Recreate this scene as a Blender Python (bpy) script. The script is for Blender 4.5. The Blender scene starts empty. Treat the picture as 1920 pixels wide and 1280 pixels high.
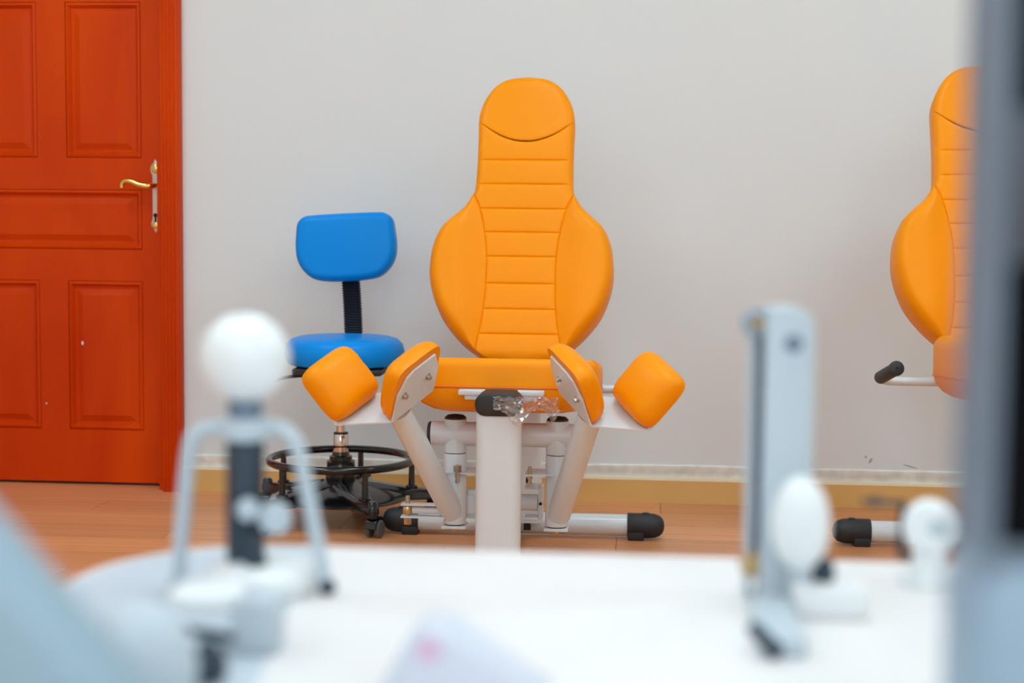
import bpy, bmesh, math, random
from mathutils import Vector, Matrix, noise
random.seed(7)
PI = math.pi
scene = bpy.context.scene
COL = scene.collection

# ------------------------------------------------------------------ camera
F_PX, CAM_H = 2950.0, 0.93
YAW, PITCH, ROLL = math.radians(4.7), math.radians(4.73), math.radians(0.57)
fw = Vector((-math.sin(YAW) * math.cos(PITCH), math.cos(YAW) * math.cos(PITCH), -math.sin(PITCH)))
rt0 = Vector((math.cos(YAW), math.sin(YAW), 0))
up0 = rt0.cross(fw)
rt = rt0 * math.cos(ROLL) + up0 * math.sin(ROLL)
up = up0 * math.cos(ROLL) - rt0 * math.sin(ROLL)
cd = bpy.data.cameras.new('camera')
cd.sensor_width = 36.0
cd.lens = F_PX / 1920.0 * 36.0
cd.clip_start = 0.02
cd.dof.use_dof = True
cd.dof.focus_distance = 3.95
cd.dof.aperture_fstop = 3.3
cam = bpy.data.objects.new('camera', cd)
M = Matrix.Identity(4)
for i in range(3):
    M[i][0], M[i][1], M[i][2] = rt[i], up[i], -fw[i]
M[2][3] = CAM_H
cam.matrix_world = M
COL.objects.link(cam)
scene.camera = cam

# ------------------------------------------------------------------ light and exposure
scene.view_settings.view_transform = 'Standard'
scene.view_settings.look = 'None'
scene.view_settings.gamma = 1.0
scene.view_settings.use_curve_mapping = False
scene.view_settings.exposure = 0.0
PANEL_STRENGTH = 17.2
WINDOW_POWER = 40.0
world = bpy.data.worlds.new('world')
scene.world = world
world.use_nodes = True
bgn = world.node_tree.nodes['Background']
bgn.inputs[0].default_value = (0.75, 0.87, 1.0, 1)
bgn.inputs[1].default_value = 1.0
# daylight arriving through the window behind the camera
al = bpy.data.lights.new('window_daylight', 'AREA')
al.shape = 'RECTANGLE'; al.size = 2.6; al.size_y = 1.4
al.energy = WINDOW_POWER; al.color = (0.80, 0.90, 1.0)
alo = bpy.data.objects.new('window_daylight', al)
alo.location = (0.0, -2.5, 1.75); alo.rotation_euler = (math.radians(90), 0, 0)
COL.objects.link(alo)

# ------------------------------------------------------------------ materials
def lin(c):
    return tuple((v / 12.92 if v <= 0.04045 else ((v + 0.055) / 1.055) ** 2.4) for v in (x / 255.0 for x in c))

MATS = {}
def mat(name, rgb, rough=0.5, metal=0.0, coat=0.0, var=0.0, vscale=8.0, bump=0.0, bscale=80.0, spec=0.5, sheen=0.0):
    if name in MATS: return MATS[name]
    m = bpy.data.materials.new(name); m.use_nodes = True
    nt = m.node_tree; b = nt.nodes['Principled BSDF']
    c = lin(rgb)
    b.inputs['Base Color'].default_value = (*c, 1)
    b.inputs['Roughness'].default_value = rough
    b.inputs['Metallic'].default_value = metal
    b.inputs['Coat Weight'].default_value = coat
    b.inputs['Coat Roughness'].default_value = 0.12
    b.inputs['Specular IOR Level'].default_value = spec
    b.inputs['Sheen Weight'].default_value = sheen
    tc = nt.nodes.new('ShaderNodeTexCoord')
    if var > 0:
        n = nt.nodes.new('ShaderNodeTexNoise'); n.inputs['Scale'].default_value = vscale; n.inputs['Detail'].default_value = 4
        nt.links.new(tc.outputs['Object'], n.inputs['Vector'])
        r = nt.nodes.new('ShaderNodeValToRGB')
        r.color_ramp.elements[0].position = 0.3; r.color_ramp.elements[1].position = 0.7
        r.color_ramp.elements[0].color = (*[max(0, v * (1 - var)) for v in c], 1)
        r.color_ramp.elements[1].color = (*[min(1, v * (1 + var)) for v in c], 1)
        nt.links.new(n.outputs['Fac'], r.inputs[0]); nt.links.new(r.outputs[0], b.inputs['Base Color'])
    if bump > 0:
        n = nt.nodes.new('ShaderNodeTexNoise'); n.inputs['Scale'].default_value = bscale; n.inputs['Detail'].default_value = 3
        nt.links.new(tc.outputs['Object'], n.inputs['Vector'])
        bp = nt.nodes.new('ShaderNodeBump'); bp.inputs['Strength'].default_value = bump; bp.inputs['Distance'].default_value = 0.002
        nt.links.new(n.outputs['Fac'], bp.inputs['Height']); nt.links.new(bp.outputs[0], b.inputs['Normal'])
    MATS[name] = m
    return m

def wood_mat(name, rgb_a, rgb_b, rough, axis_scale, coat=0.0, per_object=False, rot=0.0):
    m = bpy.data.materials.new(name); m.use_nodes = True
    nt = m.node_tree; b = nt.nodes['Principled BSDF']
    tc = nt.nodes.new('ShaderNodeTexCoord'); mp = nt.nodes.new('ShaderNodeMapping')
    mp.inputs['Scale'].default_value = axis_scale
    nt.links.new(tc.outputs['Object'], mp.inputs['Vector'])
    n = nt.nodes.new('ShaderNodeTexNoise'); n.inputs['Scale'].default_value = 1.0; n.inputs['Detail'].default_value = 6
    n.inputs['Distortion'].default_value = 0.6
    oi = None
    if per_object:
        oi = nt.nodes.new('ShaderNodeObjectInfo')
        ad = nt.nodes.new('ShaderNodeVectorMath'); ad.operation = 'ADD'
        ml = nt.nodes.new('ShaderNodeMath'); ml.operation = 'MULTIPLY'; ml.inputs[1].default_value = 37.0
        nt.links.new(oi.outputs['Random'], ml.inputs[0])
        nt.links.new(mp.outputs[0], ad.inputs[0]); nt.links.new(ml.outputs[0], ad.inputs[1])
        nt.links.new(ad.outputs[0], n.inputs['Vector'])
    else:
        nt.links.new(mp.outputs[0], n.inputs['Vector'])
    r = nt.nodes.new('ShaderNodeValToRGB')
    r.color_ramp.elements[0].position = 0.3; r.color_ramp.elements[1].position = 0.72
    r.color_ramp.elements[0].color = (*lin(rgb_a), 1); r.color_ramp.elements[1].color = (*lin(rgb_b), 1)
    nt.links.new(n.outputs['Fac'], r.inputs[0])
    out = r.outputs[0]
    if per_object:
        hs = nt.nodes.new('ShaderNodeHueSaturation')
        mr = nt.nodes.new('ShaderNodeMapRange'); mr.inputs['To Min'].default_value = 0.90; mr.inputs['To Max'].default_value = 1.08
        nt.links.new(oi.outputs['Random'], mr.inputs['Value']); nt.links.new(mr.outputs[0], hs.inputs['Value'])
        nt.links.new(out, hs.inputs['Color']); out = hs.outputs[0]
    nt.links.new(out, b.inputs['Base Color'])
    b.inputs['Roughness'].default_value = rough
    b.inputs['Coat Weight'].default_value = coat; b.inputs['Coat Roughness'].default_value = 0.2
    b.inputs['Specular IOR Level'].default_value = 0.3 if per_object else 0.12
    bp = nt.nodes.new('ShaderNodeBump'); bp.inputs['Strength'].default_value = 0.15; bp.inputs['Distance'].default_value = 0.001
    nt.links.new(n.outputs['Fac'], bp.inputs['Height']); nt.links.new(bp.outputs[0], b.inputs['Normal'])
    MATS[name] = m
    return m

def emit_mat(name, rgb, strength):
    m = bpy.data.materials.new(name); m.use_nodes = True
    b = m.node_tree.nodes['Principled BSDF']
    b.inputs['Base Color'].default_value = (0.9, 0.9, 0.9, 1)
    b.inputs['Emission Color'].default_value = (*lin(rgb), 1)
    b.inputs['Emission Strength'].default_value = strength
    MATS[name] = m
    return m

def clear_mat(name, alpha, rough=0.08, tint=(1, 1, 1), scale=0.0):
    m = bpy.data.materials.new(name); m.use_nodes = True
    nt = m.node_tree
    for n in list(nt.nodes): nt.nodes.remove(n)
    o = nt.nodes.new('ShaderNodeOutputMaterial'); mx = nt.nodes.new('ShaderNodeMixShader')
    t = nt.nodes.new('ShaderNodeBsdfTransparent'); g = nt.nodes.new('ShaderNodeBsdfGlossy')
    t.inputs[0].default_value = (*tint, 1); g.inputs['Roughness'].default_value = rough
    mx.inputs[0].default_value = alpha
    nt.links.new(t.outputs[0], mx.inputs[1]); nt.links.new(g.outputs[0], mx.inputs[2]); nt.links.new(mx.outputs[0], o.inputs[0])
    MATS[name] = m
    return m

WALL = mat('wall_paint', (228, 229, 228), 0.7, var=0.015, vscale=1.3, bump=0.06, bscale=60)
PAINT2 = mat('room_paint', (226, 225, 221), 0.8)
CEIL = mat('ceiling_paint', (238, 238, 236), 0.9)
PLASTER = mat('plaster_strip', (236, 234, 226), 0.8, var=0.1, vscale=25, bump=0.15, bscale=25)
SKIRT = mat('baseboard_tan', (228, 180, 108), 0.45, var=0.06, vscale=3)
SKIRT_EDGE = mat('baseboard_edge', (240, 222, 190), 0.5)
JOINT = mat('floor_joint', (128, 78, 50), 0.7)
PLANK = wood_mat('plank_laminate', (212, 134, 82), (240, 170, 120), 0.36, (1.2, 26.0, 26.0), 0.05, True)
DOORW = wood_mat('door_wood', (200, 52, 0), (224, 74, 0), 0.45, (3.0, 3.0, 0.9), 0.05)
ORANGE = mat('orange_vinyl', (255, 151, 0), 0.40, spec=0.18, var=0.015, vscale=5, bump=0.05, bscale=350)
ORANGE_D = mat('orange_piping', (236, 112, 6), 0.45)
WHITE = mat('white_powder_coat', (220, 225, 228), 0.3, coat=0.2, var=0.01)
BLACKP = mat('black_plastic', (32, 33, 36), 0.45, bump=0.05, bscale=200)
RUBBER = mat('black_rubber', (34, 36, 40), 0.55, bump=0.1, bscale=220)
GLOSSB = mat('gloss_black', (14, 14, 17), 0.2, coat=0.4)
STEEL = mat('bolt_steel', (190, 180, 165), 0.28, metal=1.0)
CHROME = mat('chrome', (226, 218, 210), 0.1, metal=1.0)
BRASS = mat('brass', (204, 176, 128), 0.3, metal=1.0)
BRASSP = mat('gold_polished', (236, 204, 120), 0.22, metal=1.0)
NICKEL = mat('satin_nickel', (214, 206, 200), 0.32, metal=1.0)
DARK = mat('dark_gap', (18, 14, 12), 0.8)
BLUE = mat('blue_vinyl', (0, 142, 232), 0.34, spec=0.18, bump=0.03, bscale=300)
TABLEW = mat('table_laminate', (234, 228, 226), 0.5, spec=0.3)
GREYW = mat('grey_white_plastic', (192, 203, 210), 0.4)
WHITEP = mat('white_plastic', (238, 239, 238), 0.35)
SLATE = mat('slate_grip', (44, 58, 70), 0.55)
BLUEGREY = mat('blue_grey_metal', (146, 170, 188), 0.4)
MIDGREY = mat('mid_grey_plastic', (112, 130, 146), 0.5)
PINK = mat('pink_print', (220, 184, 208), 0.6)
FILM = clear_mat('clear_film', 0.40, 0.16, (0.96, 0.95, 0.95))
GLASS = clear_mat('window_glass', 0.06, 0.02)
CHIP = mat('paint_chip', (240, 220, 210), 0.6)
SCUFF = mat('wall_scuff', (172, 166, 160), 0.8)

# ------------------------------------------------------------------ mesh helpers
def obj(name, bm, m, parent=None, loc=None, smooth=40):
    bmesh.ops.recalc_face_normals(bm, faces=bm.faces[:])
    me = bpy.data.meshes.new(name)
    bm.to_mesh(me); bm.free()
    for p in me.polygons: p.use_smooth = True
    me.set_sharp_from_angle(angle=math.radians(smooth))
    me.materials.append(m)
    o = bpy.data.objects.new(name, me)
    COL.objects.link(o)
    if parent is not None: o.parent = parent
    if loc is not None: o.location = loc
    return o

def tag(o, label=None, cat=None, group=None, kind=None):
    if label: o['label'] = label
    if cat: o['category'] = cat
    if group: o['group'] = group
    if kind: o['kind'] = kind
    return o

def thing(name, label, cat, loc=(0, 0, 0), rz=0.0, group=None):
    o = bpy.data.objects.new(name, None); COL.objects.link(o)
    o.location = loc; o.rotation_euler = (0, 0, rz); o.empty_display_size = 0.1
    return tag(o, label, cat, group)

def part_label(o, text):
    o['label'] = text
    return o

def N(): return bmesh.new()

def xform(bm, verts, mtx):
    for v in verts: v.co = mtx @ v.co

def box(bm, c, s, bev=0.0, seg=2, rot=None):
    r = bmesh.ops.create_cube(bm, size=1.0)
    vs = r['verts']
    for v in vs: v.co = Vector((v.co.x * s[0], v.co.y * s[1], v.co.z * s[2]))
    if bev > 0:
        es = list({e for v in vs for e in v.link_edges})
        rr = bmesh.ops.bevel(bm, geom=es, offset=bev, segments=seg, profile=0.5, affect='EDGES')
        vs = list({v for f in rr['faces'] for v in f.verts} | {v for v in vs if v.is_valid})
        # whole island
        seen = set(vs); st = list(vs)
        while st:
            v = st.pop()
            for e in v.link_edges:
                w = e.other_vert(v)
                if w not in seen: seen.add(w); st.append(w)
        vs = list(seen)
    mtx = Matrix.Translation(Vector(c)) @ (rot.to_4x4() if rot is not None else Matrix.Identity(4))
    xform(bm, vs, mtx)
    return bm

def frame_for(d):
    d = d.normalized()
    a = Vector((0, 0, 1)) if abs(d.z) < 0.9 else Vector((1, 0, 0))
    x = a.cross(d).normalized(); y = d.cross(x)
    return x, y, d

def ringloft(bm, rings, cap0=True, cap1=True, closed=False):
    vr = [[bm.verts.new(p) for p in r] for r in rings]
    n = len(vr[0])
    m = len(vr)
    for i in range(m if closed else m - 1):
        a, b = vr[i], vr[(i + 1) % m]
        for j in range(n):
            k = (j + 1) % n
            bm.faces.new((a[j], a[k], b[k], b[j]))
    if not closed:
        if cap0: bm.faces.new(vr[0][::-1])
        if cap1: bm.faces.new(vr[-1])
    return vr

def lathe(bm, prof, org=(0, 0, 0), axis=(0, 0, 1), seg=32):
    """prof: list of (radius, height along axis)"""
    x, y, d = frame_for(Vector(axis)); o = Vector(org)
    rings = []
    for r, h in prof:
        r = max(r, 1e-5)
        rings.append([o + d * h + x * (r * math.cos(2 * PI * k / seg)) + y * (r * math.sin(2 * PI * k / seg)) for k in range(seg)])
    ringloft(bm, rings)
    return bm

def cyl(bm, p0, p1, r0, r1=None, seg=24, bev=0.0):
    p0, p1 = Vector(p0), Vector(p1); L = (p1 - p0).length
    r1 = r0 if r1 is None else r1
    if bev > 0:
        prof = [(r0 - bev, 0), (r0 - bev * .3, bev * .3), (r0, bev), (r1, L - bev), (r1 - bev * .3, L - bev * .3), (r1 - bev, L)]
    else:
        prof = [(r0, 0), (r1, L)]
    return lathe(bm, prof, p0, p1 - p0, seg)

def smooth_path(pts, n=8, closed=False):
    P = [Vector(p) for p in pts]; out = []
    m = len(P)
    for i in range(m if closed else m - 1):
        p1, p2 = P[i], P[(i + 1) % m]
        p0 = P[i - 1] if (i > 0 or closed) else p1 * 2 - p2
        p3 = P[(i + 2) % m] if (i + 2 < m or closed) else p2 * 2 - p1
        for k in range(n):
            t = k / n
            out.append(0.5 * ((2 * p1) + (p2 - p0) * t + (2 * p0 - 5 * p1 + 4 * p2 - p3) * t * t + (3 * p1 - p0 - 3 * p2 + p3) * t ** 3))
    if not closed: out.append(P[-1])
    return out

def tube(bm, path, r, seg=14, closed=False):
    P = [Vector(p) for p in path]; m = len(P); rings = []
    prevx = None
    for i in range(m):
        if closed: t = P[(i + 1) % m] - P[i - 1]
        else: t = P[min(i + 1, m - 1)] - P[max(i - 1, 0)]
        t.normalize()
        if prevx is None: x, y, _ = frame_for(t)
        else:
            x = prevx - t * prevx.dot(t); x.normalize(); y = t.cross(x)
        prevx = x
        rr = r[i] if isinstance(r, (list, tuple)) else r
        rings.append([P[i] + x * (rr * math.cos(2 * PI * k / seg)) + y * (rr * math.sin(2 * PI * k / seg)) for k in range(seg)])
    ringloft(bm, rings, closed=closed)
    return bm

def rrect(w, h, r, seg=6):
    pts = []
    for cx, cy, a0 in ((w / 2 - r, h / 2 - r, 0), (-w / 2 + r, h / 2 - r, 90), (-w / 2 + r, -h / 2 + r, 180), (w / 2 - r, -h / 2 + r, 270)):
        for k in range(seg + 1):
            a = math.radians(a0 + 90 * k / seg)
            pts.append((cx + r * math.cos(a), cy + r * math.sin(a)))
    return pts

def inset_ring(pts, d):
    n = len(pts); out = []
    for i in range(n):
        p0, p1, p2 = Vector(pts[i - 1]), Vector(pts[i]), Vector(pts[(i + 1) % n])
        t = (p2 - p0)
        if t.length < 1e-9: t = p1 - p0
        t.normalize(); nrm = Vector((-t.y, t.x))
        out.append((p1.x + nrm.x * d, p1.y + nrm.y * d))
    return out

def area2(pts):
    return sum(pts[i - 1][0] * pts[i][1] - pts[i][0] * pts[i - 1][1] for i in range(len(pts)))

def prism(bm, pts, z0, z1, mtx=None, bev=0.0, seg=3, bev0=None):
    """extrude a 2d outline along local z with rounded rims"""
    if area2(pts) < 0: pts = pts[::-1]
    bev0 = bev if bev0 is None else bev0
    mtx = mtx or Matrix.Identity(4)
    layers = []
    if bev0 > 0:
        for k in range(seg + 1):
            a = PI / 2 * k / seg
            layers.append((bev0 * (1 - math.sin(a)), z0 + bev0 * (1 - math.cos(a))))
    else: layers.append((0, z0))
    if bev > 0:
        for k in range(seg + 1):
            a = PI / 2 * k / seg
            layers.append((bev * (1 - math.cos(a)), z1 - bev * (1 - math.sin(a))))
    else: layers.append((0, z1))
    rings = []
    for d, z in layers:
        q = inset_ring(pts, d) if d > 1e-7 else pts
        rings.append([mtx @ Vector((x, y, z)) for x, y in q])
    ringloft(bm, rings)
    return bm

def basis(o, x, y, z):
    m = Matrix.Identity(4)
    for i in range(3):
        m[i][0], m[i][1], m[i][2], m[i][3] = x[i], y[i], z[i], o[i]
    return m

def pillow(bm, w, h, t, mtx, p=5.0, q=0.42, k=0.10, n=16, wrinkle=0.0):
    """a stuffed pad: flat back at z=0, domed front"""
    front, back = {}, {}
    for i in range(n + 1):
        for j in range(n + 1):
            u = -math.cos(PI * i / n); v = -math.cos(PI * j / n)
            rr = math.hypot(u, v) or 1.0
            c_, s_ = abs(u) / rr, abs(v) / rr
            fac = max(c_, s_) / max((c_ ** k + s_ ** k) ** (1 / k), 1e-6) if (c_ or s_) else 1.0
            x = u * fac * w / 2; y = v * fac * h / 2
            m_ = max(abs(u), abs(v))
            z = t * max(0, 1 - m_ ** p) ** q
            z *= 0.90 + 0.10 * (1 - u * u) * (1 - v * v)
            if wrinkle and 0 < i < n and 0 < j < n:
                e = max(abs(u), abs(v))
                if e > 0.8:
                    s = v if abs(u) > abs(v) else u
                    z += wrinkle * math.sin(s * 34) * (e - 0.8) / 0.2 * (0.5 + noise.noise((s * 3, u, v)))
            edge = i in (0, n) or j in (0, n)
            a = bm.verts.new(mtx @ Vector((x, y, max(z, 0.0) + (0.012 if True else 0))))
            front[i, j] = a
            back[i, j] = bm.verts.new(mtx @ Vector((x * 0.985, y * 0.985, 0)))
    for i in range(n):
        for j in range(n):
            bm.faces.new((front[i, j], front[i + 1, j], front[i + 1, j + 1], front[i, j + 1]))
            bm.faces.new((back[i, j + 1], back[i + 1, j + 1], back[i + 1, j], back[i, j]))
    for i in range(n):
        bm.faces.new((front[i, 0], back[i, 0], back[i + 1, 0], front[i + 1, 0]))
        bm.faces.new((front[i + 1, n], back[i + 1, n], back[i, n], front[i, n]))
        bm.faces.new((front[0, i + 1], back[0, i + 1], back[0, i], front[0, i]))
        bm.faces.new((front[n, i], back[n, i], back[n, i + 1], front[n, i + 1]))
    return bm

def ball(bm, c, rx, ry=None, rz=None, seg=28, rings=16):
    ry = rx if ry is None else ry; rz = rx if rz is None else rz
    r = bmesh.ops.create_uvsphere(bm, u_segments=seg, v_segments=rings, radius=1.0)
    for v in r['verts']: v.co = Vector((v.co.x * rx + c[0], v.co.y * ry + c[1], v.co.z * rz + c[2]))
    return bm

def hexbolt(bm, p, d, r, h):
    d = Vector(d).normalized()
    lathe(bm, [(r * 1.35, 0), (r * 1.35, h * .25)], p, d, 20)
    lathe(bm, [(r, h * .2), (r, h), (r * .85, h * 1.1)], p, d, 6)
    return bm

def interp(tab, x):
    if x <= tab[0][0]: return tab[0][1]
    for (a, fa), (b, fb) in zip(tab, tab[1:]):
        if x <= b: return fa + (fb - fa) * (x - a) / (b - a)
    return tab[-1][1]

# ================================================================== THE ROOM
YW = 5.04                                  # face of the back wall
X0, X1, YF, ZC = -3.3, 3.2, -2.3, 2.9
DX0, DX1, DTOP = -2.46, -1.56, 2.06         # doorway

bm = N(); box(bm, ((X0 + X1) / 2, (YF + YW + 0.2) / 2, -0.035), (X1 - X0, YW + 0.2 - YF, 0.04))
floor = tag(obj('floor', bm, JOINT), kind='structure')
# laminate planks, each its own piece
bm = N(); box(bm, (0, 0, -0.0075), (1.0, 1.0, 0.015)); pm = obj('plank', bm, PLANK, floor)
plank_mesh = pm.data
first = True
PW, PL = 0.19, 1.28
row = 0; y = YW + 0.19
while y > YF + 0.02:
    y0 = max(y - PW, YF); off = (row * 0.47) % PL
    x = X0 - off
    while x < X1:
        a, b = max(x, X0), min(x + PL, X1)
        if b - a > 0.03:
            o = pm if first else pm.copy()
            if not first:
                COL.objects.link(o); o.parent = floor
            first = False
            o.location = ((a + b) / 2, (y + y0) / 2, 0)
            o.scale = (b - a - 0.0016, y - y0 - 0.0016, 1)
        x += PL
    y = y0; row += 1

# back wall with the doorway cut out of it
bm = N()
box(bm, ((X0 + DX0) / 2, YW + 0.1, ZC / 2), (DX0 - X0, 0.2, ZC))
box(bm, ((X1 + DX1) / 2, YW + 0.1, ZC / 2), (X1 - DX1, 0.2, ZC))
box(bm, ((DX0 + DX1) / 2, YW + 0.1, (ZC + DTOP) / 2), (DX1 - DX0, 0.2, ZC - DTOP))
wall_back = tag(obj('wall_back', bm, WALL), kind='structure')
for (sx, sz, w, h, a) in ((0.735, 0.150, 0.012, 0.004, 60), (0.72, 0.162, 0.006, 0.003, 80), (0.365, 0.160, 0.006, 0.003, 20), (0.42, 0.168, 0.005, 0.004, 50), (0.86, 0.134, 0.03, 0.002, -15)):
    bm = N(); prism(bm, [(w * math.cos(t * PI / 5) * (0.7 + 0.3 * random.random()), h * math.sin(t * PI / 5)) for t in range(10)], 0, 0.0006,
                    Matrix.Translation((sx, YW, sz)) @ Matrix.Rotation(PI / 2, 4, 'X') @ Matrix.Rotation(math.radians(a), 4, 'Z'))
    obj('scuff_mark', bm, SCUFF, wall_back)
bm = N(); box(bm, (X0 - 0.05, (YF + YW + .2) / 2, ZC / 2), (0.1, YW + .2 - YF, ZC)); tag(obj('wall_left', bm, PAINT2), kind='structure')
bm = N(); box(bm, (X1 + 0.05, (YF + YW + .2) / 2, ZC / 2), (0.1, YW + .2 - YF, ZC)); tag(obj('wall_right', bm, PAINT2), kind='structure')
bm = N(); box(bm, ((X0 + X1) / 2, (YF + YW + .2) / 2, ZC + 0.05), (X1 - X0 + .2, YW + .2 - YF + .2, 0.1)); tag(obj('ceiling', bm, CEIL), kind='structure')
# front wall (behind the camera) with a window opening
WX0, WX1, WZ0, WZ1 = -1.3, 1.3, 1.0, 2.4
bm = N()
box(bm, ((X0 + WX0) / 2, YF - .05, ZC / 2), (WX0 - X0, .1, ZC)); box(bm, ((X1 + WX1) / 2, YF - .05, ZC / 2), (X1 - WX1, .1, ZC))
box(bm, (0, YF - .05, WZ0 / 2), (WX1 - WX0, .1, WZ0)); box(bm, (0, YF - .05, (ZC + WZ1) / 2), (WX1 - WX0, .1, ZC - WZ1))
tag(obj('wall_front', bm, PAINT2), kind='structure')
bm = N()
for xx in (WX0 + .025, 0, WX1 - .025): box(bm, (xx, YF - .05, (WZ0 + WZ1) / 2), (.05, .06, WZ1 - WZ0), .004)
for zz in (WZ0 + .025, WZ1 - .025): box(bm, (0, YF - .05, zz), (WX1 - WX0, .06, .05), .004)
win = tag(obj('window_1', bm, WHITEP), kind='structure')
for s in (-1, 1):
    bm = N(); box(bm, (s * (WX1 - 0.02) / 2, YF - .05, (WZ0 + WZ1) / 2), (WX1 - .06, .006, WZ1 - WZ0 - .08)); obj('pane', bm, GLASS, win)

# baseboard, with the strip of bare plaster above it
BX0 = -1.497
bm = N(); prism(bm, [(0, 0), (0.016, 0), (0.016, 0.073), (0, 0.073)], BX0, X1, basis((0, YW, 0), (0, -1, 0), (0, 0, 1), (1, 0, 0)))
bb = tag(obj('baseboard_back', bm, SKIRT), kind='structure')
bm = N(); prism(bm, [(0, 0.073), (0.017, 0.073), (0.015, 0.081), (0, 0.084)], BX0, X1, basis((0, YW, 0), (0, -1, 0), (0, 0, 1), (1, 0, 0)))
obj('cap_edge', bm, SKIRT_EDGE, bb)
bm = N()
n = 160; rows = []
for i in range(n + 1):
    x = BX0 + (X1 - BX0) * i / n
    zt = 0.122 + 0.0035 * noise.noise((x * 3, 0, 0)) + 0.002 * noise.noise((x * 14, 3, 0))
    d = 0.006 + 0.002 * noise.noise((x * 9, 5, 1))
    rows.append([Vector((x, YW + .002, 0.080)), Vector((x, YW - d * .6, 0.080)), Vector((x, YW - d * .7, 0.098)), Vector((x, YW - d, 0.101)), Vector((x, YW - d, zt - .004)), Vector((x, YW - .001, zt)), Vector((x, YW + .002, zt))])
ringloft(bm, rows)
tag(obj('trim_2', bm, PLASTER), kind='structure')

# ------------------------------------------------------------------ the door
YD = 5.10                                   # face of the door leaf
bm = N()
def casing(bm, x_in, sgn):
    # fluted profile (across, out of wall), swept up
    prof = [(0, 0), (0, 0.040), (0.003, 0.044)]
    for k in range(4):
        a = 0.006 + k * 0.012
        prof += [(a, 0.044), (a + 0.003, 0.0395), (a + 0.006, 0.0385), (a + 0.009, 0.044)]
    prof += [(0.056, 0.044), (0.060, 0.038), (0.062, 0.020), (0.062, 0.0)]
    prism(bm, prof, 0, DTOP + 0.05, basis((x_in, YW, 0), (sgn, 0, 0), (0, -1, 0), (0, 0, 1)))
casing(bm, DX1 + 0.003, 1); casing(bm, DX0 - 0.003, -1)
box(bm, ((DX0 + DX1) / 2, YW - 0.02, DTOP + 0.03), (DX1 - DX0 + .13, 0.044, 0.06), .004)
# jamb lining
box(bm, (DX1 - 0.009, YW + 0.1, DTOP / 2), (0.024, 0.2, DTOP)); box(bm, (DX0 + 0.009, YW + 0.1, DTOP / 2), (0.024, 0.2, DTOP))
box(bm, ((DX0 + DX1) / 2, YW + 0.1, DTOP - 0.01), (DX1 - DX0, 0.2, 0.024))
tag(obj('trim_1', bm, DOORW), kind='structure')

LX0, LX1, LZ0, LZ1 = DX0 + 0.024, DX1 - 0.024, 0.010, DTOP - 0.026
bm = N()
cols = ((-2.155 - 0.10, -2.000), (-1.910, -1.653))
C1, C2, C3, C4 = LX0 + 0.105, -2.002, -1.905, -1.650   # stile and mullion lines
def leafbox(x0, x1, z0, z1): box(bm, ((x0 + x1) / 2, YD + 0.02, (z0 + z1) / 2), (x1 - x0, 0.04, z1 - z0), 0.0)
leafbox(LX0, C1, LZ0, LZ1); leafbox(C4, LX1, LZ0, LZ1)
leafbox(C1, C4, LZ0, 0.187); leafbox(C1, C4, 0.686, 0.790); leafbox(C1, C4, 0.988, 1.092); leafbox(C1, C4, 1.60, 1.68); leafbox(C1, C4, 1.93, LZ1)
leafbox(C2, C3, 0.187, 0.686); leafbox(C2, C3, 1.092, 1.60)
door = tag(obj('door_1', bm, DOORW), kind='structure')
bm = N(); box(bm, ((DX0 + DX1) / 2, YD + .075, DTOP / 2), (DX1 - DX0 - .03, .02, DTOP - .004)); obj('gap_light_blocker', bm, DARK, door)  # dark sheet added behind the leaf, blocks light leaking through its gaps
def panel(x0, x1, z0, z1):
    bm = N(); rings = []
    for d, dep in ((0.0, 0.004), (0.004, -0.001), (0.010, -0.003), (0.016, 0.004), (0.020, 0.011), (0.028, 0.011), (0.045, 0.004), (0.048, 0.002)):
        rings.append([Vector((x, YD + dep, z)) for x, z in ((x0 + d, z0 + d), (x1 - d, z0 + d), (x1 - d, z1 - d), (x0 + d, z1 - d))])
    rings.insert(0, [Vector((x, YD + 0.03, z)) for x, z in ((x0, z0), (x1, z0), (x1, z1), (x0, z1))])
    ringloft(bm, rings)
    return obj('panel', bm, DOORW, door, smooth=20)
panel(C1, C2, 0.187, 0.686); panel(C3, C4, 0.187, 0.686); panel(C1, C4, 0.790, 0.988)
panel(C1, C2, 1.092, 1.60); panel(C3, C4, 1.092, 1.60); panel(C1, C4, 1.68, 1.93)
# lock plate and lever handle
HX = -1.603
bm = N()
plate = [(0, .845), (.007, .860), (.014, .868), (.016, .880), (.0105, .893), (.0105, 1.035), (.015, 1.045), (.0175, 1.058), (.014, 1.070), (.006, 1.078), (0, 1.092)]
plate = plate + [(-x, z) for x, z in plate[::-1][1:-1]]
prism(bm, [(x, z) for x, z in plate], 0, 0.006, basis((HX, YD, 0), (1, 0, 0), (0, 0, 1), (0, -1, 0)), 0.002)
hd = obj('lock_plate', bm, NICKEL, door)
bm = N(); ball(bm, (HX, YD - .006, 1.058), .013, .006, .016); ball(bm, (HX, YD - .006, .872), .011, .005, .012); obj('gold_rosette', bm, BRASSP, hd)
bm = N(); lathe(bm, [(.007, 0), (.007, .003)], (HX, YD - .006, .905), (0, -1, 0), 16); box(bm, (HX, YD - .007, .892), (.006, .004, .022), .001); obj('keyhole', bm, DARK, hd)
bm = N()
pth = smooth_path([(HX, YD - .004, 1.005), (HX, YD - .035, 1.002), (HX - .012, YD - .05, 1.000), (HX - .04, YD - .052, 1.004), (HX - .066, YD - .052, 1.014), (HX - .086, YD - .052, 1.016), (HX - .096, YD - .052, 1.008), (HX - .098, YD - .052, .994)], 6)
tube(bm, pth, [0.0088 + 0.0015 * math.sin(i / len(pth) * 5) for i in range(len(pth))], 12); obj('handle', bm, BRASSP, door)
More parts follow.
